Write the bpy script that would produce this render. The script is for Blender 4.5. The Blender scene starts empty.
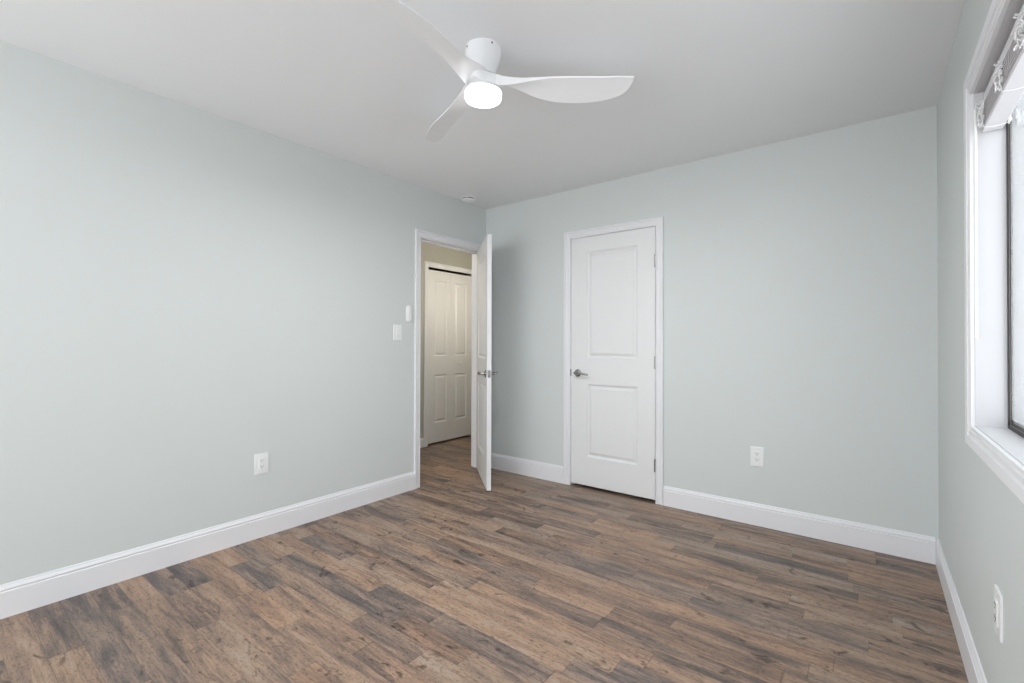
import bpy, bmesh, math, random
from mathutils import Vector, Matrix
C = bpy.context.scene.collection
SC = bpy.context.scene
random.seed(7)

# ------------------------------------------------------------------ camera
F, YAW, CAM_H, CY, LW, DB, RW, PIT, ROLL = (466.351377, 0.659865219, 1.16184320, 340.348654,
                                            2.91131644, 3.34545157, 0.269052821, 0.00748229711, 0.00263626310)
fw = Vector((-math.sin(YAW)*math.cos(PIT), math.cos(YAW)*math.cos(PIT), math.sin(PIT)))
rt = Vector((math.cos(YAW), math.sin(YAW), 0)); up = rt.cross(fw)
rt2 = rt*math.cos(ROLL)+up*math.sin(ROLL); up2 = -rt*math.sin(ROLL)+up*math.cos(ROLL)
cam_d = bpy.data.cameras.new('camera'); cam = bpy.data.objects.new('camera', cam_d); C.objects.link(cam)
m3 = Matrix((rt2, up2, -fw)).transposed()
cam.matrix_world = Matrix.Translation((0, 0, CAM_H)) @ m3.to_4x4()
cam_d.sensor_width = 36; cam_d.lens = 36*F/1024; cam_d.shift_y = -(341.5-CY)/1024; cam_d.clip_start = 0.02
SC.camera = cam

# ------------------------------------------------------------------ world, lights, exposure
SC.view_settings.view_transform = 'Standard'; SC.view_settings.look = 'None'
SC.view_settings.gamma = 1; SC.view_settings.use_curve_mapping = False
SC.view_settings.exposure = 0.0
w = bpy.data.worlds.new('world'); SC.world = w; w.use_nodes = True
bg = w.node_tree.nodes['Background']; bg.inputs[1].default_value = 4.8
# overcast sky above the horizon, lower half made brighter to lift the ceiling
_tc = w.node_tree.nodes.new('ShaderNodeTexCoord'); _sp = w.node_tree.nodes.new('ShaderNodeSeparateXYZ'); _rp = w.node_tree.nodes.new('ShaderNodeValToRGB')
_mr = w.node_tree.nodes.new('ShaderNodeMapRange'); _mr.inputs['From Min'].default_value = -1
w.node_tree.links.new(_tc.outputs['Generated'], _sp.inputs[0]); w.node_tree.links.new(_sp.outputs['Z'], _mr.inputs['Value'])
w.node_tree.links.new(_mr.outputs[0], _rp.inputs[0]); w.node_tree.links.new(_rp.outputs[0], bg.inputs[0])
_rp.color_ramp.elements[0].position = 0.47; _rp.color_ramp.elements[0].color = (1.10, 1.12, 1.15, 1)
_rp.color_ramp.elements[1].position = 0.53; _rp.color_ramp.elements[1].color = (0.92, 0.96, 1.0, 1)

def area(name, loc, rot, sx, sy, power, col, portal=False):
    l = bpy.data.lights.new(name, 'AREA'); l.shape = 'RECTANGLE'; l.size = sx; l.size_y = sy
    l.energy = power; l.color = col
    if portal: l.cycles.is_portal = True
    o = bpy.data.objects.new(name, l); C.objects.link(o); o.location = loc; o.rotation_euler = rot
    return o
HALL_P = 13.0
FAN_P = 21.5
hl = bpy.data.lights.new('hall_light', 'POINT'); hl.energy = HALL_P; hl.color = (1.0, 0.91, 0.78); hl.shadow_soft_size = 0.12
ho = bpy.data.objects.new('hall_light', hl); C.objects.link(ho); ho.location = (-3.14, 3.95, 1.7)

hl2 = bpy.data.lights.new('hall_jamb_fill', 'POINT'); hl2.energy = 11.0; hl2.color = (1.0, 0.92, 0.80); hl2.shadow_soft_size = 0.12  # unseen fill added to warm and brighten the jamb and open door
ho2 = bpy.data.objects.new('hall_jamb_fill', hl2); C.objects.link(ho2); ho2.location = (-3.55, 2.2, 2.2)

# ------------------------------------------------------------------ materials
def mat(name, col, rough=0.5, metal=0.0, bump=0.0, bscale=200.0, emit=None, estr=0.0, spec=0.5, var=0.0):
    m = bpy.data.materials.new(name); m.use_nodes = True; nt = m.node_tree; b = nt.nodes['Principled BSDF']
    b.inputs['Base Color'].default_value = (*col, 1); b.inputs['Roughness'].default_value = rough
    b.inputs['Metallic'].default_value = metal; b.inputs['Specular IOR Level'].default_value = spec
    if emit:
        b.inputs['Emission Color'].default_value = (*emit, 1); b.inputs['Emission Strength'].default_value = estr
    if bump or var:
        tc = nt.nodes.new('ShaderNodeTexCoord'); n = nt.nodes.new('ShaderNodeTexNoise')
        n.inputs['Scale'].default_value = bscale; n.inputs['Detail'].default_value = 3
        nt.links.new(tc.outputs['Object'], n.inputs['Vector'])
        if bump:
            bp = nt.nodes.new('ShaderNodeBump'); bp.inputs['Strength'].default_value = bump; bp.inputs['Distance'].default_value = 0.002
            nt.links.new(n.outputs['Fac'], bp.inputs['Height']); nt.links.new(bp.outputs['Normal'], b.inputs['Normal'])
        if var:
            n2 = nt.nodes.new('ShaderNodeTexNoise'); n2.inputs['Scale'].default_value = 3.0; n2.inputs['Detail'].default_value = 2
            nt.links.new(tc.outputs['Object'], n2.inputs['Vector'])
            mx = nt.nodes.new('ShaderNodeMix'); mx.data_type = 'RGBA'
            mx.inputs['A'].default_value = (*[c*(1-var) for c in col], 1); mx.inputs['B'].default_value = (*[min(1, c*(1+var)) for c in col], 1)
            nt.links.new(n2.outputs['Fac'], mx.inputs['Factor']); nt.links.new(mx.outputs['Result'], b.inputs['Base Color'])
    return m
M = {
    'wall': mat('mint wall paint', (0.668, 0.703, 0.692), 0.6, bump=0.06, bscale=260, spec=0.3, var=0.01),
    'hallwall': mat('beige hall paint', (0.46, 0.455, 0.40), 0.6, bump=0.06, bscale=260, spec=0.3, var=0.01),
    'ceil': mat('ceiling paint', (0.855, 0.862, 0.875), 0.9, bump=0.08, bscale=180, spec=0.1, var=0.01),
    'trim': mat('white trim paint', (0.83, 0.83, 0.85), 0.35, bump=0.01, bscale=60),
    'reveal': mat('trim paint darkened for window light', (0.64, 0.64, 0.655), 0.5, bump=0.01, bscale=60),  # same white as the trim, darkened in colour to offset strong window light
    'door': mat('white door paint', (0.80, 0.80, 0.80), 0.4, bump=0.03, bscale=120),
    'plate': mat('white plastic', (0.86, 0.87, 0.87), 0.3, bump=0.005, bscale=80),
    'slot': mat('dark slot', (0.03, 0.03, 0.03), 0.6, bump=0.01),
    'fan': mat('white fan plastic', (0.90, 0.90, 0.915), 0.4, bump=0.008, bscale=90),
    'nickel': mat('brushed nickel', (0.36, 0.355, 0.35), 0.25, 1.0, bump=0.02, bscale=300),
    'bronze': mat('dark window aluminium', (0.022, 0.02, 0.024), 0.5, 0.0, bump=0.02),
    'track': mat('window track', (0.36, 0.33, 0.27), 0.5, 0.3, bump=0.02),
    'alu': mat('grey window sill rail', (0.30, 0.30, 0.31), 0.45, 0.5, bump=0.02),
    'blind': mat('white blind', (0.72, 0.71, 0.73), 0.45, bump=0.02, bscale=80),
    'cord': mat('white cord', (0.88, 0.88, 0.88), 0.6, bump=0.02, bscale=500),
    'lens': mat('glowing fan lens', (0.9, 0.9, 0.9), 0.5, emit=(0.97, 0.98, 1.0), estr=5.0, bump=0.005),
    'dark': mat('closet dark', (0.30, 0.30, 0.29), 0.9, bump=0.02),
    'ext': mat('white exterior trim', (0.90, 0.90, 0.90), 0.6, bump=0.02),
}
def glass_mat():
    m = bpy.data.materials.new('window glass'); m.use_nodes = True; nt = m.node_tree; nt.nodes.clear()
    o = nt.nodes.new('ShaderNodeOutputMaterial'); t = nt.nodes.new('ShaderNodeBsdfTransparent'); g = nt.nodes.new('ShaderNodeBsdfGlossy')
    g.inputs['Roughness'].default_value = 0.02; t.inputs[0].default_value = (0.71, 0.72, 0.725, 1)
    ge = nt.nodes.new('ShaderNodeNewGeometry'); dt = nt.nodes.new('ShaderNodeVectorMath'); dt.operation = 'DOT_PRODUCT'
    nt.links.new(ge.outputs['Incoming'], dt.inputs[0]); nt.links.new(ge.outputs['Normal'], dt.inputs[1])
    prev = dt.outputs['Value']
    for op, v in (('ABSOLUTE', None), ('SUBTRACT', 'r'), ('POWER', 5.0), ('MULTIPLY', 0.96), ('ADD', 0.04)):
        n = nt.nodes.new('ShaderNodeMath'); n.operation = op
        if v == 'r': n.inputs[0].default_value = 1.0; nt.links.new(prev, n.inputs[1])
        else:
            nt.links.new(prev, n.inputs[0])
            if v is not None: n.inputs[1].default_value = v
        prev = n.outputs[0]
    mx = nt.nodes.new('ShaderNodeMixShader')
    nt.links.new(prev, mx.inputs[0]); nt.links.new(t.outputs[0], mx.inputs[1]); nt.links.new(g.outputs[0], mx.inputs[2])
    nt.links.new(mx.outputs[0], o.inputs[0]); return m
M['glass'] = glass_mat()

def floor_mat():
    m = bpy.data.materials.new('laminate planks'); m.use_nodes = True; nt = m.node_tree; N = nt.nodes.new; Lk = nt.links.new
    b = nt.nodes['Principled BSDF']
    tc = N('ShaderNodeTexCoord'); sp = N('ShaderNodeSeparateXYZ'); Lk(tc.outputs['Object'], sp.inputs[0])
    def mth(op, a, bb=None, c=None):
        n = N('ShaderNodeMath'); n.operation = op
        for i, v in enumerate((a, bb, c)):
            if v is None: continue
            if isinstance(v, (int, float)): n.inputs[i].default_value = v
            else: Lk(v, n.inputs[i])
        return n.outputs[0]
    WID, LEN = 0.1, 0.62
    yr = mth('DIVIDE', mth('ADD', sp.outputs[1], 0.083), WID); row = mth('FLOOR', yr); fy = mth('FRACT', yr)
    wn = N('ShaderNodeTexWhiteNoise'); wn.noise_dimensions = '1D'; Lk(row, wn.inputs['W'])
    # plank length wobbles along the row so the end joints do not repeat
    xo = mth('ADD', mth('DIVIDE', sp.outputs[0], LEN), mth('MULTIPLY', wn.outputs['Value'], 17.3))
    xo = mth('ADD', xo, mth('MULTIPLY', mth('SINE', mth('ADD', mth('MULTIPLY', xo, 2.4), mth('MULTIPLY', row, 1.7))), 0.28))
    col = mth('FLOOR', xo); fx = mth('FRACT', xo)
    cb = N('ShaderNodeCombineXYZ'); Lk(row, cb.inputs[0]); Lk(col, cb.inputs[1])
    w2 = N('ShaderNodeTexWhiteNoise'); w2.noise_dimensions = '3D'; Lk(cb.outputs[0], w2.inputs['Vector'])
    rs = N('ShaderNodeSeparateColor'); Lk(w2.outputs['Color'], rs.inputs[0])
    # grain coordinates, shifted for every plank
    gx = mth('ADD', sp.outputs[0], mth('MULTIPLY', rs.outputs[0], 37.0)); gy = mth('ADD', sp.outputs[1], mth('MULTIPLY', rs.outputs[1], 23.0))
    def noise(sx, sy, scale, detail, rough=0.6, dist=0.0):
        c = N('ShaderNodeCombineXYZ'); Lk(mth('MULTIPLY', gx, sx), c.inputs[0]); Lk(mth('MULTIPLY', gy, sy), c.inputs[1])
        n = N('ShaderNodeTexNoise'); n.inputs['Scale'].default_value = scale; n.inputs['Detail'].default_value = detail
        n.inputs['Roughness'].default_value = rough; n.inputs['Distortion'].default_value = dist
        Lk(c.outputs[0], n.inputs['Vector']); return n.outputs['Fac']
    def ramp(f, stops):
        r = N('ShaderNodeValToRGB'); e = r.color_ramp.elements
        while len(e) < len(stops): e.new(0.5)
        for i, (p, c) in enumerate(stops): e[i].position = p; e[i].color = (*c, 1) if len(c) == 3 else c
        Lk(f, r.inputs[0]); return r.outputs[0]
    def mix(kind, fac, a, bb):
        n = N('ShaderNodeMix'); n.data_type = 'RGBA'; n.blend_type = kind
        for s, v in (('Factor', fac), ('A', a), ('B', bb)):
            if isinstance(v, (int, float)): n.inputs[s].default_value = v
            elif isinstance(v, tuple): n.inputs[s].default_value = (*v, 1)
            else: Lk(v, n.inputs[s])
        return n.outputs['Result']
    big = noise(1.0, 7.0, 2.4, 5, 0.62, 0.5)           # long smoky bands
    mid = noise(1.3, 16.0, 3.6, 6, 0.68, 0.9)           # grain bands
    fine = noise(2.6, 34.0, 6.0, 6, 0.7, 0.7)           # grain streaks
    speck = noise(6.0, 13.0, 8.0, 5, 0.75, 0.4)         # mottling
    knot = noise(4.6, 8.0, 1.5, 3, 0.6, 1.2)
    tone = mth('ADD', mth('MULTIPLY', big, 0.62), mth('ADD', mth('MULTIPLY', mid, 0.34), mth('MULTIPLY', rs.outputs[2], 0.15)))
    base = ramp(tone, [(0.36, (0.085, 0.070, 0.064)), (0.46, (0.150, 0.115, 0.098)), (0.545, (0.258, 0.181, 0.138)),
                       (0.63, (0.358, 0.246, 0.172)), (0.74, (0.385, 0.300, 0.238))])
    hue = ramp(rs.outputs[1], [(0.0, (0.90, 0.97, 1.05)), (0.5, (1.0, 1.0, 1.0)), (1.0, (1.08, 0.99, 0.92))])
    base = mix('MULTIPLY', 1.0, base, hue)
    base = mix('MULTIPLY', 0.85, base, ramp(fine, [(0.32, (0.52, 0.50, 0.50)), (0.47, (0.97, 0.97, 0.97)), (0.7, (1.16, 1.14, 1.12))]))
    base = mix('MULTIPLY', 0.75, base, ramp(speck, [(0.36, (0.42, 0.40, 0.40)), (0.46, (0.98, 0.98, 0.98)), (0.68, (1.16, 1.14, 1.12))]))
    base = mix('MULTIPLY', 0.9, base, ramp(knot, [(0.30, (0.30, 0.28, 0.28)), (0.385, (1, 1, 1))]))
    # seams
    ey = mth('MINIMUM', fy, mth('SUBTRACT', 1.0, fy)); ex = mth('MINIMUM', fx, mth('SUBTRACT', 1.0, fx))
    sm = mth('MINIMUM', mth('DIVIDE', ey, 0.016), mth('DIVIDE', ex, 0.0035)); sm = mth('MINIMUM', sm, 1.0)
    base = mix('MULTIPLY', 1.0, base, ramp(sm, [(0.0, (0.62, 0.60, 0.60)), (1.0, (1, 1, 1))]))
    Lk(base, b.inputs['Base Color'])
    b.inputs['Roughness'].default_value = 0.42; b.inputs['Specular IOR Level'].default_value = 0.35
    bp = N('ShaderNodeBump'); bp.inputs['Strength'].default_value = 0.15; bp.inputs['Distance'].default_value = 0.002
    Lk(mth('ADD', mth('MULTIPLY', fine, 0.4), sm), bp.inputs['Height']); Lk(bp.outputs['Normal'], b.inputs['Normal'])
    return m
M['floor'] = floor_mat()

# ------------------------------------------------------------------ mesh helpers
def obj(name, bm, m, parent=None, loc=None, rot=None, smooth=None):
    bmesh.ops.recalc_face_normals(bm, faces=bm.faces)
    if smooth is not None:
        for f in bm.faces: f.smooth = True
        for e in bm.edges:
            if len(e.link_faces) == 2 and e.calc_face_angle(0) > smooth: e.smooth = False
    me = bpy.data.meshes.new(name); bm.to_mesh(me); bm.free()
    me.materials.append(M[m]); o = bpy.data.objects.new(name, me); C.objects.link(o)
    if parent: o.parent = parent
    if loc: o.location = loc
    if rot: o.rotation_euler = rot
    return o
def tag(o, label, cat, group=None, kind=None):
    o['label'] = label; o['category'] = cat
    if group: o['group'] = group
    if kind: o['kind'] = kind
    return o
def empty(name, loc, rz=0.0):
    o = bpy.data.objects.new(name, None); C.objects.link(o); o.location = loc; o.rotation_euler = (0, 0, rz); o.empty_display_size = 0.05
    return o
def box(bm, a, b, bev=0.0, seg=2):
    lo = [min(a[i], b[i]) for i in range(3)]; hi = [max(a[i], b[i]) for i in range(3)]
    vs = [bm.verts.new((x, y, z)) for x in (lo[0], hi[0]) for y in (lo[1], hi[1]) for z in (lo[2], hi[2])]
    fs = [(0, 1, 3, 2), (4, 6, 7, 5), (0, 4, 5, 1), (2, 3, 7, 6), (0, 2, 6, 4), (1, 5, 7, 3)]
    ff = [bm.faces.new([vs[i] for i in f]) for f in fs]
    if bev:
        es = list({e for f in ff for e in f.edges})
        bmesh.ops.bevel(bm, geom=es, offset=bev, segments=seg, affect='EDGES', profile=0.5)
def boxes(*bs, bev=0.0):
    bm = bmesh.new()
    for a, b in bs: box(bm, a, b, bev)
    return bm
def tube(bm, pts, r, n=8, cap=True):
    pts = [Vector(p) for p in pts]; rings = []
    up0 = Vector((0, 0, 1))
    for i, p in enumerate(pts):
        t = (pts[min(i+1, len(pts)-1)]-pts[max(i-1, 0)]).normalized()
        u = t.cross(up0)
        if u.length < 1e-3: u = t.cross(Vector((1, 0, 0)))
        u.normalize(); v = t.cross(u); rr = r[i] if isinstance(r, (list, tuple)) else r
        rings.append([bm.verts.new(p+u*math.cos(k*2*math.pi/n)*rr+v*math.sin(k*2*math.pi/n)*rr) for k in range(n)])
    for a, b in zip(rings, rings[1:]):
        for k in range(n): bm.faces.new((a[k], a[(k+1) % n], b[(k+1) % n], b[k]))
    if cap: bm.faces.new(rings[0]); bm.faces.new(rings[-1])
def lathe(bm, prof, c=(0, 0, 0), axis='z', n=48):
    rings = []
    for r, h in prof:
        ring = []
        for k in range(n):
            a = 2*math.pi*k/n
            if axis == 'z': q = (c[0]+r*math.cos(a), c[1]+r*math.sin(a), c[2]+h)
            else: q = (c[0]+r*math.cos(a), c[1]+h, c[2]+r*math.sin(a))
            ring.append(bm.verts.new(q))
        rings.append(ring)
    for a, b in zip(rings, rings[1:]):
        for k in range(n): bm.faces.new((a[k], a[(k+1) % n], b[(k+1) % n], b[k]))
    bm.faces.new(rings[0]); bm.faces.new(rings[-1])
def sweep(bm, paths):
    # paths: list of closed profile loops (same vertex count), one per mitre station
    ls = [[bm.verts.new(p) for p in L] for L in paths]; n = len(ls[0])
    for a, b in zip(ls, ls[1:]):
        for k in range(n): bm.faces.new((a[k], a[(k+1) % n], b[(k+1) % n], b[k]))
    return ls
CAS = [(0.0, 0.0), (0.0, 0.008), (0.002, 0.0095), (0.010, 0.0095), (0.0115, 0.0065), (0.0145, 0.0065), (0.017, 0.010), (0.036, 0.0115), (0.038, 0.0095), (0.040, 0.0095), (0.043, 0.0145), (0.054, 0.0165), (0.057, 0.014), (0.057, 0.0)]
def casing(tf, a0, a1, z1, wid=0.057):
    # tf(a, t, z): along-wall, out of wall, height
    k = wid/0.057; bm = bmesh.new(); st = []
    for sgn, zt in ((-1, 'foot'), (-1, 'top'), (1, 'top'), (1, 'foot')):
        L = []
        for wv, t in CAS:
            wv *= k; a = a0-wv if sgn < 0 else a1+wv
            L.append(tf(a, t, 0.0 if zt == 'foot' else z1+wv))
        st.append(L)
    ls = sweep(bm, st); bm.faces.new(ls[0]); bm.faces.new(ls[-1]); return bm
def picture_casing(tf, a0, a1, z0, z1, w_side, w_bot, w_top):
    bm = bmesh.new(); st = []
    prof = [(0.0, 0.0), (0.0, 0.009), (0.03, 0.0105), (0.13, 0.0105), (0.16, 0.0065), (0.22, 0.0065), (0.26, 0.011), (0.44, 0.0115), (0.47, 0.0095), (0.52, 0.0095), (0.56, 0.0145), (0.88, 0.0165), (0.97, 0.0165), (1.0, 0.014), (1.0, 0.0)]
    for sa, sz in ((-1, -1), (-1, 1), (1, 1), (1, -1)):
        L = []
        for wv, t in prof:
            a = a0-wv*w_side if sa < 0 else a1+wv*w_side
            z = z0-wv*w_bot if sz < 0 else z1+wv*w_top
            L.append(tf(a, t, z))
        st.append(L)
    ls = [[bm.verts.new(p) for p in L] for L in st]; n = len(prof)
    for i in range(4):
        a, b = ls[i], ls[(i+1) % 4]
        for k in range(n-1): bm.faces.new((a[k], a[k+1], b[k+1], b[k]))
    return bm
BB = [(0.0, 0.0), (0.014, 0.0), (0.014, 0.108), (0.0095, 0.111), (0.0095, 0.115), (0.0135, 0.1185), (0.0125, 0.122), (0.0095, 0.128), (0.007, 0.132), (0.006, 0.138), (0.004, 0.140), (0.0, 0.140)]
def baseboard(tf, a0, a1):
    bm = bmesh.new(); ls = sweep(bm, [[tf(a, t, z) for t, z in BB] for a in (a0, a1)])
    bm.faces.new(ls[0]); bm.faces.new(ls[1]); return bm
def panel_leaf(w_, h_, th, panels):
    # moulded door leaf: x 0..w, z 0..h, faces at y=0 (front, -y) and y=th
    bm = bmesh.new()
    xs = sorted({0, w_, *[p[0] for p in panels], *[p[1] for p in panels]}); zs = sorted({0, h_, *[p[2] for p in panels], *[p[3] for p in panels]})
    rings = [(0.0, 0.0), (0.002, 0.004), (0.010, 0.0085), (0.012, 0.0125), (0.018, 0.0125), (0.021, 0.011), (0.036, 0.004), (0.038, 0.002)]
    for side in (0, 1):
        y0, sg = (0.0, 1) if side == 0 else (th, -1)
        for i in range(len(xs)-1):
            for j in range(len(zs)-1):
                x0, x1, z0, z1 = xs[i], xs[i+1], zs[j], zs[j+1]
                if any(abs(x0-p[0]) < 1e-6 and abs(x1-p[1]) < 1e-6 and z0 >= p[2]-1e-6 and z1 <= p[3]+1e-6 for p in panels): continue
                bm.faces.new([bm.verts.new(q) for q in ((x0, y0, z0), (x1, y0, z0), (x1, y0, z1), (x0, y0, z1))])
        for x0, x1, z0, z1 in panels:
            R = [[bm.verts.new(q) for q in ((x0+o, y0+sg*d, z0+o), (x1-o, y0+sg*d, z0+o), (x1-o, y0+sg*d, z1-o), (x0+o, y0+sg*d, z1-o))] for o, d in rings]
            for a, b in zip(R, R[1:]):
                for k in range(4): bm.faces.new((a[k], a[(k+1) % 4], b[(k+1) % 4], b[k]))
            bm.faces.new(R[-1])
    for q in (((0, 0, 0), (0, th, 0), (0, th, h_), (0, 0, h_)), ((w_, 0, 0), (w_, th, 0), (w_, th, h_), (w_, 0, h_)),
              ((0, 0, 0), (w_, 0, 0), (w_, th, 0), (0, th, 0)), ((0, 0, h_), (w_, 0, h_), (w_, th, h_), (0, th, h_))):
        bm.faces.new([bm.verts.new(v) for v in q])
    bmesh.ops.remove_doubles(bm, verts=bm.verts, dist=1e-5)
    return bm
tfL = lambda a, t, z: (-LW+t, a, z)      # left wall: a = y
tfB = lambda a, t, z: (a, DB-t, z)       # back wall: a = x
tfR = lambda a, t, z: (RW-t, a, z)       # right wall
H = 2.44; YR = -2.0; TH = 0.115; HX = -4.0
DY0, DY1, DZ = 2.538, 3.272, 2.022       # doorway in the left wall
CX0, CX1 = -1.980, -1.264                # closet doorway in the back wall
WY0, WY1, WZ0, WZ1 = 0.70, 2.205, 0.887, 2.015   # window opening

# ------------------------------------------------------------------ the room shell
S = lambda o, l, c: tag(o, l, c, kind='structure')
S(obj('floor', boxes(((-4.75, YR-0.12, -0.05), (RW+0.14, 5.3, 0))), 'floor'), 'weathered brown wood-look plank floor', 'floor')
S(obj('ceiling', boxes(((-4.75, YR-0.12, H), (RW+0.14, 5.3, H+0.05))), 'ceil'), 'plain white ceiling', 'ceiling')
x0, x1 = -LW-TH, -LW
S(obj('wall_left', boxes(((x0, YR, 0), (x1, DY0-0.02, H)), ((x0, DY1+0.02, 0), (x1, DB, H)), ((x0, DY0-0.02, DZ+0.02), (x1, DY1+0.02, H))), 'wall'),
  'pale mint wall on the left with the open doorway', 'wall')
y0, y1 = DB, DB+TH
S(obj('wall_back', boxes(((x0, y0, 0), (CX0-0.02, y1, H)), ((CX1+0.02, y0, 0), (RW+0.14, y1, H)), ((CX0-0.02, y0, 2.048), (CX1+0.02, y1, H))), 'wall'),
  'pale mint wall at the back with the closet door', 'wall')
S(obj('wall_right', boxes(((RW, YR, 0), (RW+0.14, DB, WZ0)), ((RW, YR, WZ1), (RW+0.14, DB, H)), ((RW, WY1, WZ0), (RW+0.14, DB, WZ1)), ((RW, YR, WZ0), (RW+0.14, WY0, WZ1))), 'wall'),
  'pale mint wall on the right around the window', 'wall')
# wall behind the camera, with a wide unseen opening added to let in more light
RX0, RX1, RZ0, RZ1 = -2.7, -0.2, 0.25, 2.15
S(obj('wall_rear', boxes(((-LW, YR-0.12, 0), (RW, YR, RZ0)), ((-LW, YR-0.12, RZ1), (RW, YR, H)), ((-LW, YR-0.12, RZ0), (RX0, YR, RZ1)), ((RX1, YR-0.12, RZ0), (RW, YR, RZ1))), 'wall'),
  'pale mint wall behind the viewer', 'wall')
S(obj('wall_closet', boxes(((-2.6, DB+0.75, 0), (-0.7, DB+0.80, H)), ((-2.6, y1, 0), (-2.55, DB+0.75, H)), ((-0.75, y1, 0), (-0.7, DB+0.75, H))), 'dark'), 'closet interior behind the closed white door', 'wall')
# hall beyond the doorway
BY0, BY1, BZ = 3.600, 4.335, 2.035
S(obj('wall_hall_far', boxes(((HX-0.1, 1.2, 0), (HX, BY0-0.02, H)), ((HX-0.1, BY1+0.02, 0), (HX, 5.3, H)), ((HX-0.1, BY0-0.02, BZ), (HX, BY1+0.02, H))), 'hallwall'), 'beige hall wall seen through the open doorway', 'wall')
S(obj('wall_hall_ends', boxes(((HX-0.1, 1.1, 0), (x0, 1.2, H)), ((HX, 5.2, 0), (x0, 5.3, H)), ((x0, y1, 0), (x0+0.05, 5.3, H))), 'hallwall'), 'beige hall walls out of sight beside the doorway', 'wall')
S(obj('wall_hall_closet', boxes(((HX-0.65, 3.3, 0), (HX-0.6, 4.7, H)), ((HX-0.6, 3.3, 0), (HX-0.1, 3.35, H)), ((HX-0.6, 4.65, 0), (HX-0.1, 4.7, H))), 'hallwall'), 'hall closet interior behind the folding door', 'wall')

# baseboards
S(obj('baseboard_left', baseboard(tfL, YR, DY0-0.062), 'trim'), 'tall white baseboard along the left wall', 'baseboard')
S(obj('baseboard_back', baseboard(tfB, CX1+0.062, RW-0.014), 'trim'), 'tall white baseboard right of the closet door', 'baseboard')
S(obj('baseboard_back_corner', baseboard(tfB, -LW, CX0-0.062), 'trim'), 'short white baseboard between the two doors', 'baseboard')
S(obj('baseboard_right', baseboard(tfR, YR, DB), 'trim'), 'tall white baseboard under the window', 'baseboard')
S(obj('baseboard_hall', baseboard(lambda a, t, z: (HX+t, a, z*0.75), 1.2, BY0-0.062), 'trim'), 'white baseboard on the hall wall beyond the doorway', 'baseboard')

# door casings and jambs
S(obj('trim_1', casing(tfL, DY0-0.005, DY1+0.005, DZ+0.005), 'trim', smooth=0.5), 'white casing around the open doorway', 'trim')
S(obj('trim_2', casing(tfB, CX0-0.003, CX1+0.003, 2.032), 'trim', smooth=0.5), 'white casing around the closed closet door', 'trim')
S(obj('trim_3', casing(lambda a, t, z: (HX+t, a, z), BY0-0.003, BY1+0.003, BZ), 'trim', smooth=0.5), 'white casing around the hall folding door', 'trim')
jb = boxes(((x0, DY0-0.02, 0), (-LW, DY0, DZ)), ((x0, DY1, 0), (-LW, DY1+0.02, DZ)), ((x0, DY0-0.02, DZ), (-LW, DY1+0.02, DZ+0.02)),
           ((x0+0.03, DY0, 0), (-LW-0.04, DY0+0.011, DZ)), ((x0+0.03, DY1-0.011, 0), (-LW-0.04, DY1, DZ)), ((x0+0.03, DY0, DZ-0.011), (-LW-0.04, DY1, DZ)))
jm = S(obj('trim_4', jb, 'trim'), 'white jamb lining the open doorway', 'trim')
sb = bmesh.new(); box(sb, (-LW-0.035, DY0-0.001, 0.89), (-LW-0.008, DY0+0.0018, 0.95), 0.0006)
obj('strike_plate', sb, 'nickel', jm)
S(obj('trim_5', boxes(((CX0-0.02, DB, 0), (CX0, y1, 2.03)), ((CX1, DB, 0), (CX1+0.02, y1, 2.03)), ((CX0-0.02, DB, 2.03), (CX1+0.02, y1, 2.048)),
                      ((CX0, DB+0.040, 0), (CX0+0.011, DB+0.08, 2.03)), ((CX1-0.011, DB+0.040, 0), (CX1, DB+0.08, 2.03)), ((CX0, DB+0.040, 2.019), (CX1, DB+0.08, 2.03))), 'trim'), 'white jamb lining the closet doorway', 'trim')
S(obj('trim_6', boxes(((HX-0.1, BY0-0.02, 0), (HX, BY0, BZ)), ((HX-0.1, BY1, 0), (HX, BY1+0.02, BZ)), ((HX-0.1, BY0-0.02, BZ), (HX, BY1+0.02, BZ+0.01))), 'trim'), 'white jamb and track of the hall folding door', 'trim')

# ------------------------------------------------------------------ door hardware
def lever(parent, x, z, sy, dirx, face_y=0.0):
    # rosette, neck and lever on the face whose outward direction is sy (-1 front, +1 back)
    bm = bmesh.new()
    lathe(bm, [(0.0005, 0), (0.030, 0), (0.031, sy*0.003), (0.029, sy*0.007), (0.020, sy*0.010), (0.012, sy*0.011), (0.0105, sy*0.014), (0.0105, sy*0.045), (0.0005, sy*0.045)], (x, face_y, z), 'y', 32)
    h = obj('door_handle', bm, 'nickel', parent, smooth=0.6)
    bm = bmesh.new()
    pts = [(-0.012, 0.045, 0.0), (0.0, 0.050, 0.001), (0.02, 0.052, 0.003), (0.05, 0.053, 0.002), (0.08, 0.050, -0.004), (0.105, 0.046, -0.007), (0.116, 0.043, -0.007)]
    tube(bm, [(x+dirx*a, face_y+sy*b, z+c) for a, b, c in pts], [0.007, 0.012, 0.0115, 0.0095, 0.0085, 0.0075, 0.004], 14)
    obj('lever', bm, 'nickel', h, smooth=0.8)
    return h
def hinge(parent, x, y, z, wx):
    bm = bmesh.new(); tube(bm, [(x, y, z-0.045), (x, y, z+0.045)], 0.0065, 12)
    for dz in (-0.047, 0.045): tube(bm, [(x, y, z+dz), (x, y, z+dz+0.004)], 0.005, 12)
    box(bm, (x, y+0.001, z-0.044), (x+wx, y+0.003, z+0.044))
    return obj('hinge', bm, 'nickel', parent, smooth=0.7)
PANELS = lambda w_: [(0.146, w_-0.136, 0.232, 0.818), (0.146, w_-0.136, 1.028, 1.885)]
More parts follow.
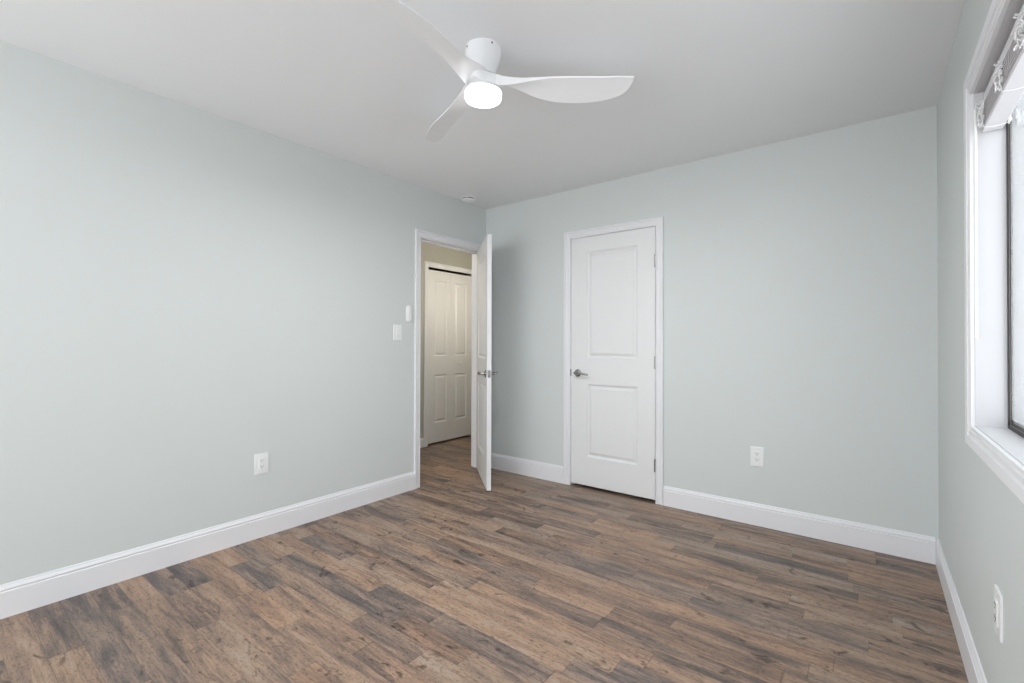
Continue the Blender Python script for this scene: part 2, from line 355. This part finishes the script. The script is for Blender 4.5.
# open entry door: hinged at the far jamb, swung into the room
ang = math.atan2(-0.660, 0.752)
d1 = S(empty('door_1', (-LW+0.004, DY1-0.008, 0.0), ang), 'white two-panel door standing open into the room', 'door')
DW = 0.711
obj('door_leaf', panel_leaf(DW, 2.012, 0.035, [(0.136, DW-0.136, 0.232, 0.818), (0.136, DW-0.136, 1.028, 1.885)]), 'door', d1, (0, -0.035, 0.012))
lever(d1, DW-0.062, 0.925, -1, -1, -0.035); lever(d1, DW-0.062, 0.925, 1, -1, 0.0)
bm = bmesh.new(); box(bm, (DW-0.001, -0.030, 0.897), (DW+0.0015, -0.005, 0.953), 0.0005); box(bm, (DW, -0.023, 0.917), (DW+0.010, -0.012, 0.933), 0.002)
obj('latch_plate', bm, 'nickel', d1)
for z in (0.27, 1.02, 1.77): hinge(d1, 0.0, 0.004, z, 0.02)
# closed closet door
CW = CX1-CX0-0.007
d2 = S(empty('door_2', (CX0+0.0035, DB+0.001, 0.0)), 'closed white two-panel closet door in the back wall', 'door')
obj('door_leaf', panel_leaf(CW, 2.005, 0.035, PANELS(CW)), 'door', d2, (0, 0, 0.022))
lever(d2, 0.064, 0.925, -1, 1)
bm = bmesh.new(); box(bm, (-0.0062, -0.0035, 0.899), (0.0035, -0.0002, 0.955), 0.0005); obj('latch_plate', bm, 'nickel', d2)
for z in (0.274, 1.026, 1.773): hinge(d2, CW+0.001, -0.005, z, -0.0)
# hall folding door
d3 = S(empty('door_3', (HX-0.004, BY0+0.004, 0.0), math.pi/2), 'white folding closet door across the hall', 'door')
LWD = (BY1-BY0-0.010)/2
for k in range(2):
    xa = k*(LWD+0.002)
    pl = (0.098, 0.298) if k == 0 else (0.062, 0.270)
    lf = obj('door_leaf', panel_leaf(LWD, 1.985, 0.030, [(pl[0], pl[1], 0.225, 0.78), (pl[0], pl[1], 0.995, 1.87)]), 'door', d3, (xa, 0, 0.022))
    if k == 1:
        bm = bmesh.new(); lathe(bm, [(0.0005, 0), (0.009, 0), (0.008, -0.012), (0.015, -0.020), (0.017, -0.026), (0.012, -0.032), (0.0005, -0.034)], (0.150, 0.0, 0.904), 'y', 24)
        obj('knob', bm, 'plate', lf, smooth=0.8)

# ------------------------------------------------------------------ window in the right wall
tr = S(obj('trim_7', picture_casing(tfR, WY0, WY1, WZ0, WZ1, 0.070, 0.067, 0.070), 'trim', smooth=0.5), 'white picture-frame casing around the window', 'trim')
wx0, wx1 = RW+0.002, RW+0.14
win = S(empty('window_1', (RW+0.09, (WY0+WY1)/2, WZ0)), 'bright window with a dark metal frame in a white reveal', 'window')
def wchild(name, bm, m, par=None):
    o = obj(name, bm, m, par or win)
    if par is None: o.matrix_parent_inverse = Matrix.Translation(win.location).inverted()
    return o
def ring(bm, xa, xb, y0_, y1_, z0_, z1_, t, tz=None):
    tz = tz or t
    box(bm, (xa, y0_, z0_), (xb, y0_+t, z1_)); box(bm, (xa, y1_-t, z0_), (xb, y1_, z1_))
    box(bm, (xa, y0_+t, z0_), (xb, y1_-t, z0_+tz)); box(bm, (xa, y0_+t, z1_-tz), (xb, y1_-t, z1_))
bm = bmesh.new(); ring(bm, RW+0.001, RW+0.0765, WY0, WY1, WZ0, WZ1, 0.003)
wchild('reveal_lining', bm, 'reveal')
a0, a1, b0, b1 = WY0+0.003, WY1-0.003, WZ0+0.003, WZ1-0.003
bm = bmesh.new(); ring(bm, RW+0.0765, RW+0.0800, a0, a1, b0, b1, 0.012, 0.010); ring(bm, RW+0.0815, RW+0.0838, a0, a1, b0, b1, 0.013, 0.022)
wchild('frame', bm, 'bronze')
bm = bmesh.new(); ring(bm, RW+0.0800, RW+0.0815, a0, a1, b0, b1, 0.0115, 0.012); wchild('track', bm, 'track')
bm = bmesh.new(); box(bm, (RW+0.080, (WY0+WY1)/2-0.02, b0+0.012), (RW+0.084, (WY0+WY1)/2+0.02, b1-0.012)); wchild('sash_stile', bm, 'bronze')
bm = bmesh.new(); box(bm, (RW+0.0823, a0+0.008, b0+0.012), (RW+0.0832, a1-0.008, b1-0.012)); wchild('pane', bm, 'glass')
bm = bmesh.new(); ring(bm, RW+0.0840, RW+0.139, a0, a1, b0, b1, 0.013, 0.030); ring(bm, RW+0.141, RW+0.165, WY0-0.07, WY1+0.07, WZ0-0.07, WZ1+0.07, 0.085); wchild('outer_trim', bm, 'ext')

# ------------------------------------------------------------------ raised blind
bl = tag(empty('window_blind', (RW+0.042, (WY0+WY1)/2, WZ1-0.005)), 'raised white slatted blind with bunched cords at the top of the window', 'blind')
def bchild(name, bm, m, **k):
    o = obj(name, bm, m, bl, **k); o.matrix_parent_inverse = Matrix.Translation(bl.location).inverted(); return o
bx0, bx1, by0, by1 = RW+0.018, RW+0.067, WY0+0.012, WY1-0.012
zt = 1.998
bchild('headrail', boxes(((bx0+0.004, by0, zt-0.046), (bx1, by1, zt)), bev=0.002), 'blind')
zz = zt-0.049
NS = 17
for k in range(NS):
    bm = bmesh.new(); ws = 0.0022*((k*7) % 3-1)
    n = 6; st = []
    for yy in (by0+0.002, by1-0.002):
        L = []
        for j in range(n+1):
            u = j/n; L.append((bx0+ws+u*(bx1-bx0), yy, zz+0.0012*math.sin(math.pi*u)))
        for j in range(n, -1, -1):
            u = j/n; L.append((bx0+ws+u*(bx1-bx0), yy, zz-0.0020+0.0012*math.sin(math.pi*u)))
        st.append(L)
    ls = sweep(bm, st); bm.faces.new(ls[0]); bm.faces.new(ls[1])
    bchild('slat', bm, 'blind'); zz -= 0.0037
bchild('bottom_rail', boxes(((bx0, by0+0.002, zz-0.014), (bx1, by1-0.002, zz)), bev=0.002), 'blind')
zbot = zz-0.014
def curl(bm, cx, cy, z0_, z1_, side, amp, turns, r=0.0013):
    pts = []; n = int(turns*12); ph = random.random()*6
    for i in range(n+1):
        u = i/n; a = u*turns*2*math.pi+ph
        k = amp*(0.55+0.45*math.sin(a*0.37+ph))
        pts.append((cx+side*(0.004+k*(0.6+0.5*math.sin(a))), cy+k*1.1*math.cos(a*0.83), z0_+(z1_-z0_)*u+0.005*math.sin(a*1.7)))
    tube(bm, pts, r, 6)
for yy in (WY1-0.075, 1.86, 1.62, 1.25, 0.85):
    bm = bmesh.new()
    for q in range(3): curl(bm, bx0, yy+0.012*(q-1), zt-0.045, zbot+0.004, -1, 0.014, 5, 0.0016)
    for q in range(2): curl(bm, bx1, yy+0.012*(q-1), zbot+0.03, zbot-0.004, 1, 0.006, 3)
    tube(bm, [(bx0-0.004, yy, zbot+0.01), (bx0-0.003, yy, zbot-0.003), ((bx0+bx1)/2, yy, zbot-0.006), (bx1+0.002, yy, zbot-0.003), (bx1+0.004, yy, zbot+0.01)], 0.0013, 6)
    bchild('ladder_cord', bm, 'cord', smooth=1.0)
bm = bmesh.new(); yw = WY1-0.045; xw = RW-0.001
tube(bm, [(bx0+0.006, yw, zt-0.03), (xw+0.004, yw, zt-0.036), (xw, yw, zt-0.050), (xw, yw, zt-0.056)], 0.0018, 8)
tube(bm, [(xw, yw, zt-0.055), (xw, yw, 1.21), (xw, yw, 1.205)], [0.0040, 0.0040, 0.0048], 12); tube(bm, [(xw, yw, 1.205), (xw, yw, 1.185)], 0.0055, 12)
bchild('tilt_wand', bm, 'plate', smooth=0.8)

# ------------------------------------------------------------------ ceiling fan
FX, FY = -1.335, 1.513
fan = tag(empty('ceiling_fan', (FX, FY, H)), 'white three-blade ceiling fan with its round light switched on', 'ceiling fan')
bm = bmesh.new(); lathe(bm, [(0.0005, 0), (0.076, 0), (0.0772, -0.006), (0.0775, -0.020), (0.0755, -0.036), (0.069, -0.060), (0.059, -0.084), (0.051, -0.104), (0.0475, -0.116), (0.0005, -0.116)], n=64)
cn = obj('canopy', bm, 'fan', fan, smooth=0.7)
for a in (-111, -21, 69, 159):
    bm = bmesh.new(); a = math.radians(a)
    tube(bm, [(0.0760*math.cos(a), 0.0760*math.sin(a), -0.014), (0.0792*math.cos(a), 0.0792*math.sin(a), -0.014)], 0.0038, 10)
    obj('screw', bm, 'slot', cn)
bm = bmesh.new(); lathe(bm, [(0.0005, -0.112), (0.043, -0.112), (0.043, -0.119), (0.052, -0.122), (0.054, -0.128), (0.0005, -0.128)], n=64)
obj('motor_collar', bm, 'fan', fan, smooth=0.7)
# three-lobed moulded hub that runs into the blade roots
bm = bmesh.new(); n = 120; rings = []
for kk, zz_ in ((0.55, -0.122), (0.90, -0.1245), (0.98, -0.128), (1.0, -0.134), (0.985, -0.150), (0.955, -0.168), (0.90, -0.181), (0.80, -0.186)):
    rg = []
    for i in range(n):
        th = 2*math.pi*i/n; dl = max(math.cos(3*(th-math.radians(37.4))/1.0), -1)
        r = 0.060+0.036*(0.5+0.5*dl)**1.5
        lift = (0.024 if zz_ < -0.16 else 0.010 if zz_ < -0.14 else -0.004)*(0.5+0.5*dl)**2
        rg.append(bm.verts.new((kk*r*math.cos(th), kk*r*math.sin(th), zz_+lift)))
    rings.append(rg)
for a, b in zip(rings, rings[1:]):
    for i in range(n): bm.faces.new((a[i], a[(i+1) % n], b[(i+1) % n], b[i]))
bm.faces.new(rings[0]); bm.faces.new(rings[-1])
obj('hub', bm, 'fan', fan, smooth=0.8)
# blade stations: radius, front-edge offset/height, front-face height, rear-edge offset/height
ST = [(.030, .034, -.130, .045, -.040, -.124), (.06, .039, -.134, .044, -.046, -.126), (.10, .038, -.141, .035, -.047, -.133), (.16, .035, -.144, .022, -.053, -.152), (.22, .035, -.143, .012, -.066, -.172), (.30, .036, -.139, .007, -.080, -.186),
      (.40, .037, -.139, .006, -.088, -.190), (.50, .039, -.141, .005, -.080, -.188), (.58, .043, -.142, .005, -.058, -.180), (.62, .045, -.143, .005, -.030, -.172), (.636, .0455, -.144, .0045, .005, -.163), (.641, .046, -.145, .004, .028, -.153)]
def interp(s):
    for i in range(len(ST)-1):
        if s <= ST[i+1][0]: break
    def cr(j):
        p0, p1, p2, p3 = ST[max(i-1, 0)], ST[i], ST[i+1], ST[min(i+2, len(ST)-1)]
        h = p2[0]-p1[0]; t = (s-p1[0])/h
        m1 = (p2[j]-p0[j])/(p2[0]-p0[0])*h; m2 = (p3[j]-p1[j])/(p3[0]-p1[0])*h
        return (2*t**3-3*t*t+1)*p1[j]+(t**3-2*t*t+t)*m1+(-2*t**3+3*t*t)*p2[j]+(t**3-t*t)*m2
    return [cr(j) for j in range(1, 6)]
def blade_bm():
    bm = bmesh.new(); st = []
    ss = [0.03+0.55*i/44 for i in range(45)]+[0.59, 0.60, 0.61, 0.618, 0.625, 0.630, 0.634, 0.637, 0.639, 0.641]
    for s in ss:
        ta, za, hf, tcc, zc = interp(s); th = 0.004
        A = (ta, za); B = (ta-0.002, za-hf); Ct = (tcc, zc+th); Cb = (tcc, zc)
        loop = [A]
        for u in (0.25, 0.5, 0.75):    # gently domed upper side
            loop.append((A[0]+(Ct[0]-A[0])*u, A[1]+(Ct[1]-A[1])*u+0.004*math.sin(math.pi*u)))
        loop += [Ct, Cb]
        for u in (0.2, 0.4, 0.6, 0.8):  # hollow underside
            loop.append((Cb[0]+(B[0]-Cb[0])*u, Cb[1]+(B[1]-Cb[1])*u+min(0.004, hf*0.4)*math.sin(math.pi*u)))
        loop.append(B)
        st.append([(s, -t, z) for t, z in loop])
    ls = sweep(bm, st); bm.faces.new(ls[0]); bm.faces.new(ls[-1]); return bm
for a in (37.4, 157.4, 277.4):
    obj('blade', blade_bm(), 'fan', fan, rot=(0, 0, math.radians(a)), smooth=0.75)
bm = bmesh.new(); lathe(bm, [(0.0005, -0.178), (0.070, -0.178), (0.079, -0.182), (0.0805, -0.186), (0.0805, -0.1935), (0.0005, -0.1935)], n=64)
lt = obj('light_ring', bm, 'fan', fan, smooth=0.6)
bm = bmesh.new(); lathe(bm, [(0.0005, -0.193), (0.0795, -0.193), (0.0795, -0.213), (0.077, -0.219), (0.068, -0.223), (0.045, -0.2255), (0.0005, -0.2265)], n=64)
obj('light_lens', bm, 'lens', fan, smooth=0.7)
fl = bpy.data.lights.new('fan_light', 'AREA'); fl.shape = 'DISK'; fl.size = 0.14; fl.energy = FAN_P; fl.color = (0.97, 0.985, 1.0)
fo = bpy.data.objects.new('fan_light', fl); C.objects.link(fo); fo.location = (FX, FY, H-0.229)

# ------------------------------------------------------------------ smoke detector
sd = tag(empty('smoke_detector', (-2.806, 2.985, H)), 'round white smoke detector on the ceiling near the corner', 'smoke detector')
bm = bmesh.new(); lathe(bm, [(0.0005, 0), (0.066, 0), (0.066, -0.005), (0.063, -0.007), (0.0005, -0.007)]); obj('mounting_base', bm, 'plate', sd, smooth=0.6)
bm = bmesh.new(); lathe(bm, [(0.0005, -0.007), (0.054, -0.007), (0.054, -0.015), (0.0005, -0.015)]); obj('vent_band', bm, 'slot', sd, smooth=0.6)
bm = bmesh.new(); lathe(bm, [(0.0005, -0.015), (0.059, -0.015), (0.060, -0.018), (0.054, -0.027), (0.040, -0.031), (0.0005, -0.032)])
for k in range(5):
    a = 2*math.pi*k/5+0.3
    tube(bm, [(0.0560*math.cos(a), 0.0560*math.sin(a), -0.006), (0.0560*math.cos(a), 0.0560*math.sin(a), -0.016)], 0.0045, 8)
obj('cover', bm, 'plate', sd, smooth=0.6)

# ------------------------------------------------------------------ outlets, switch, remote
def plate_bm(w_, h_, d_, bev=0.003):
    bm = bmesh.new(); box(bm, (-w_/2, -d_, -h_/2), (w_/2, 0, h_/2), 0)
    es = [e for e in bm.edges if all(v.co.y < -d_/2 for v in e.verts)]
    bmesh.ops.bevel(bm, geom=es, offset=bev, segments=3, affect='EDGES', profile=0.6); return bm
def make_outlet():
    t = empty('wall_outlet', (0, 0, 0))
    obj('cover_plate', plate_bm(0.079, 0.124, 0.006), 'plate', t, smooth=0.6)
    ins = obj('insert', plate_bm(0.034, 0.068, 0.009, 0.0015), 'plate', t)
    for s in (-1, 1):
        zc = s*0.018
        for dx, hh in ((-0.0063, 0.008), (0.0063, 0.0068)):
            obj('slot', boxes(((dx-0.0012, -0.0095, zc+0.001), (dx+0.0012, -0.0088, zc+0.001+hh))), 'slot', ins)
        bm = bmesh.new(); lathe(bm, [(0.0003, -0.0088), (0.0026, -0.0088), (0.0026, -0.0095), (0.0003, -0.0095)], (0, 0, zc-0.0055), 'y', 12)
        obj('ground_hole', bm, 'slot', ins)
    for s in (-1, 1):
        bm = bmesh.new(); lathe(bm, [(0.0003, -0.0058), (0.0032, -0.0058), (0.003, -0.0068), (0.0003, -0.007)], (0, 0, s*0.0485), 'y', 14)
        obj('screw', bm, 'plate', t, smooth=0.6)
    return t
def dup(root, loc, rz):
    r = root.copy(); C.objects.link(r); r.location = loc; r.rotation_euler = (0, 0, rz)
    for ch in list(root.children):
        c = ch.copy(); C.objects.link(c); c.parent = r
        for g in ch.children:
            d = g.copy(); C.objects.link(d); d.parent = c
    return r
GO = 'wall power outlets'
o1 = make_outlet(); o1.location = (-LW, 1.297, 0.438); o1.rotation_euler = (0, 0, math.pi/2)
tag(o1, 'white wall outlet on the left wall above the baseboard', 'outlet', GO)
o2 = dup(o1, (-0.595, DB, 0.440), 0.0); tag(o2, 'white wall outlet on the back wall right of the closet door', 'outlet', GO)
o3 = dup(o1, (RW, 1.822, 0.432), -math.pi/2); tag(o3, 'white wall outlet seen edge-on under the window', 'outlet', GO)
sw = tag(empty('light_switch', (-LW, 2.306, 1.247), math.pi/2), 'white light switch with a broad paddle left of the doorway', 'light switch')
obj('cover_plate', plate_bm(0.079, 0.122, 0.006), 'plate', sw, smooth=0.6)
pd = obj('paddle', plate_bm(0.033, 0.066, 0.0095, 0.002), 'plate', sw, smooth=0.6)
bm = bmesh.new(); lathe(bm, [(0.0003, -0.0094), (0.0028, -0.0094), (0.0028, -0.0101), (0.0003, -0.0102)], (0, 0, -0.026), 'y', 12); obj('indicator', bm, 'alu', pd)
def pill_bm(w_, h_, d_, bev):
    bm = bmesh.new(); n = 14; pts = []
    r = w_/2
    for i in range(n+1): a = math.pi*i/n; pts.append((r*math.cos(a), h_/2-r+r*math.sin(a)))
    for i in range(n+1): a = math.pi+math.pi*i/n; pts.append((r*math.cos(a), -h_/2+r+r*math.sin(a)))
    f0 = [bm.verts.new((x, 0, z)) for x, z in pts]; f1 = [bm.verts.new((x, -d_+bev, z)) for x, z in pts]
    k = 1-bev/r; f2 = [bm.verts.new((x*k, -d_, (abs(z)-(h_/2-r) > 0 and math.copysign((h_/2-r)+(abs(z)-(h_/2-r))*k, z)) or z)) for x, z in pts]
    m = len(pts)
    for a, b in ((f0, f1), (f1, f2)):
        for i in range(m): bm.faces.new((a[i], a[(i+1) % m], b[(i+1) % m], b[i]))
    bm.faces.new(f0); bm.faces.new(f2); return bm
rm = tag(empty('remote_control', (-LW, 2.413, 1.396), math.pi/2), 'slim white fan remote in its rounded holder beside the doorway', 'remote control')
obj('holder', pill_bm(0.048, 0.138, 0.010, 0.003), 'plate', rm, smooth=0.7)
rb = obj('remote_body', pill_bm(0.037, 0.122, 0.019, 0.004), 'plate', rm, smooth=0.7)
for z in (0.038, 0.018, -0.002):
    bm = bmesh.new(); lathe(bm, [(0.0003, -0.0188), (0.0065, -0.0188), (0.006, -0.0198), (0.0003, -0.02)], (0, 0, z), 'y', 16); obj('button', bm, 'plate', rb, smooth=0.7)

# ------------------------------------------------------------------ daylight openings: sky portals, and daylight through the added rear opening
area('window_portal', (RW+0.17, (WY0+WY1)/2, (WZ0+WZ1)/2), (0, math.pi/2, 0), WZ1-WZ0, WY1-WY0, 1, (1, 1, 1), True)
area('rear_portal', ((RX0+RX1)/2, YR-0.13, (RZ0+RZ1)/2), (-math.pi/2, 0, 0), RX1-RX0, RZ1-RZ0, 1, (1, 1, 1), True)
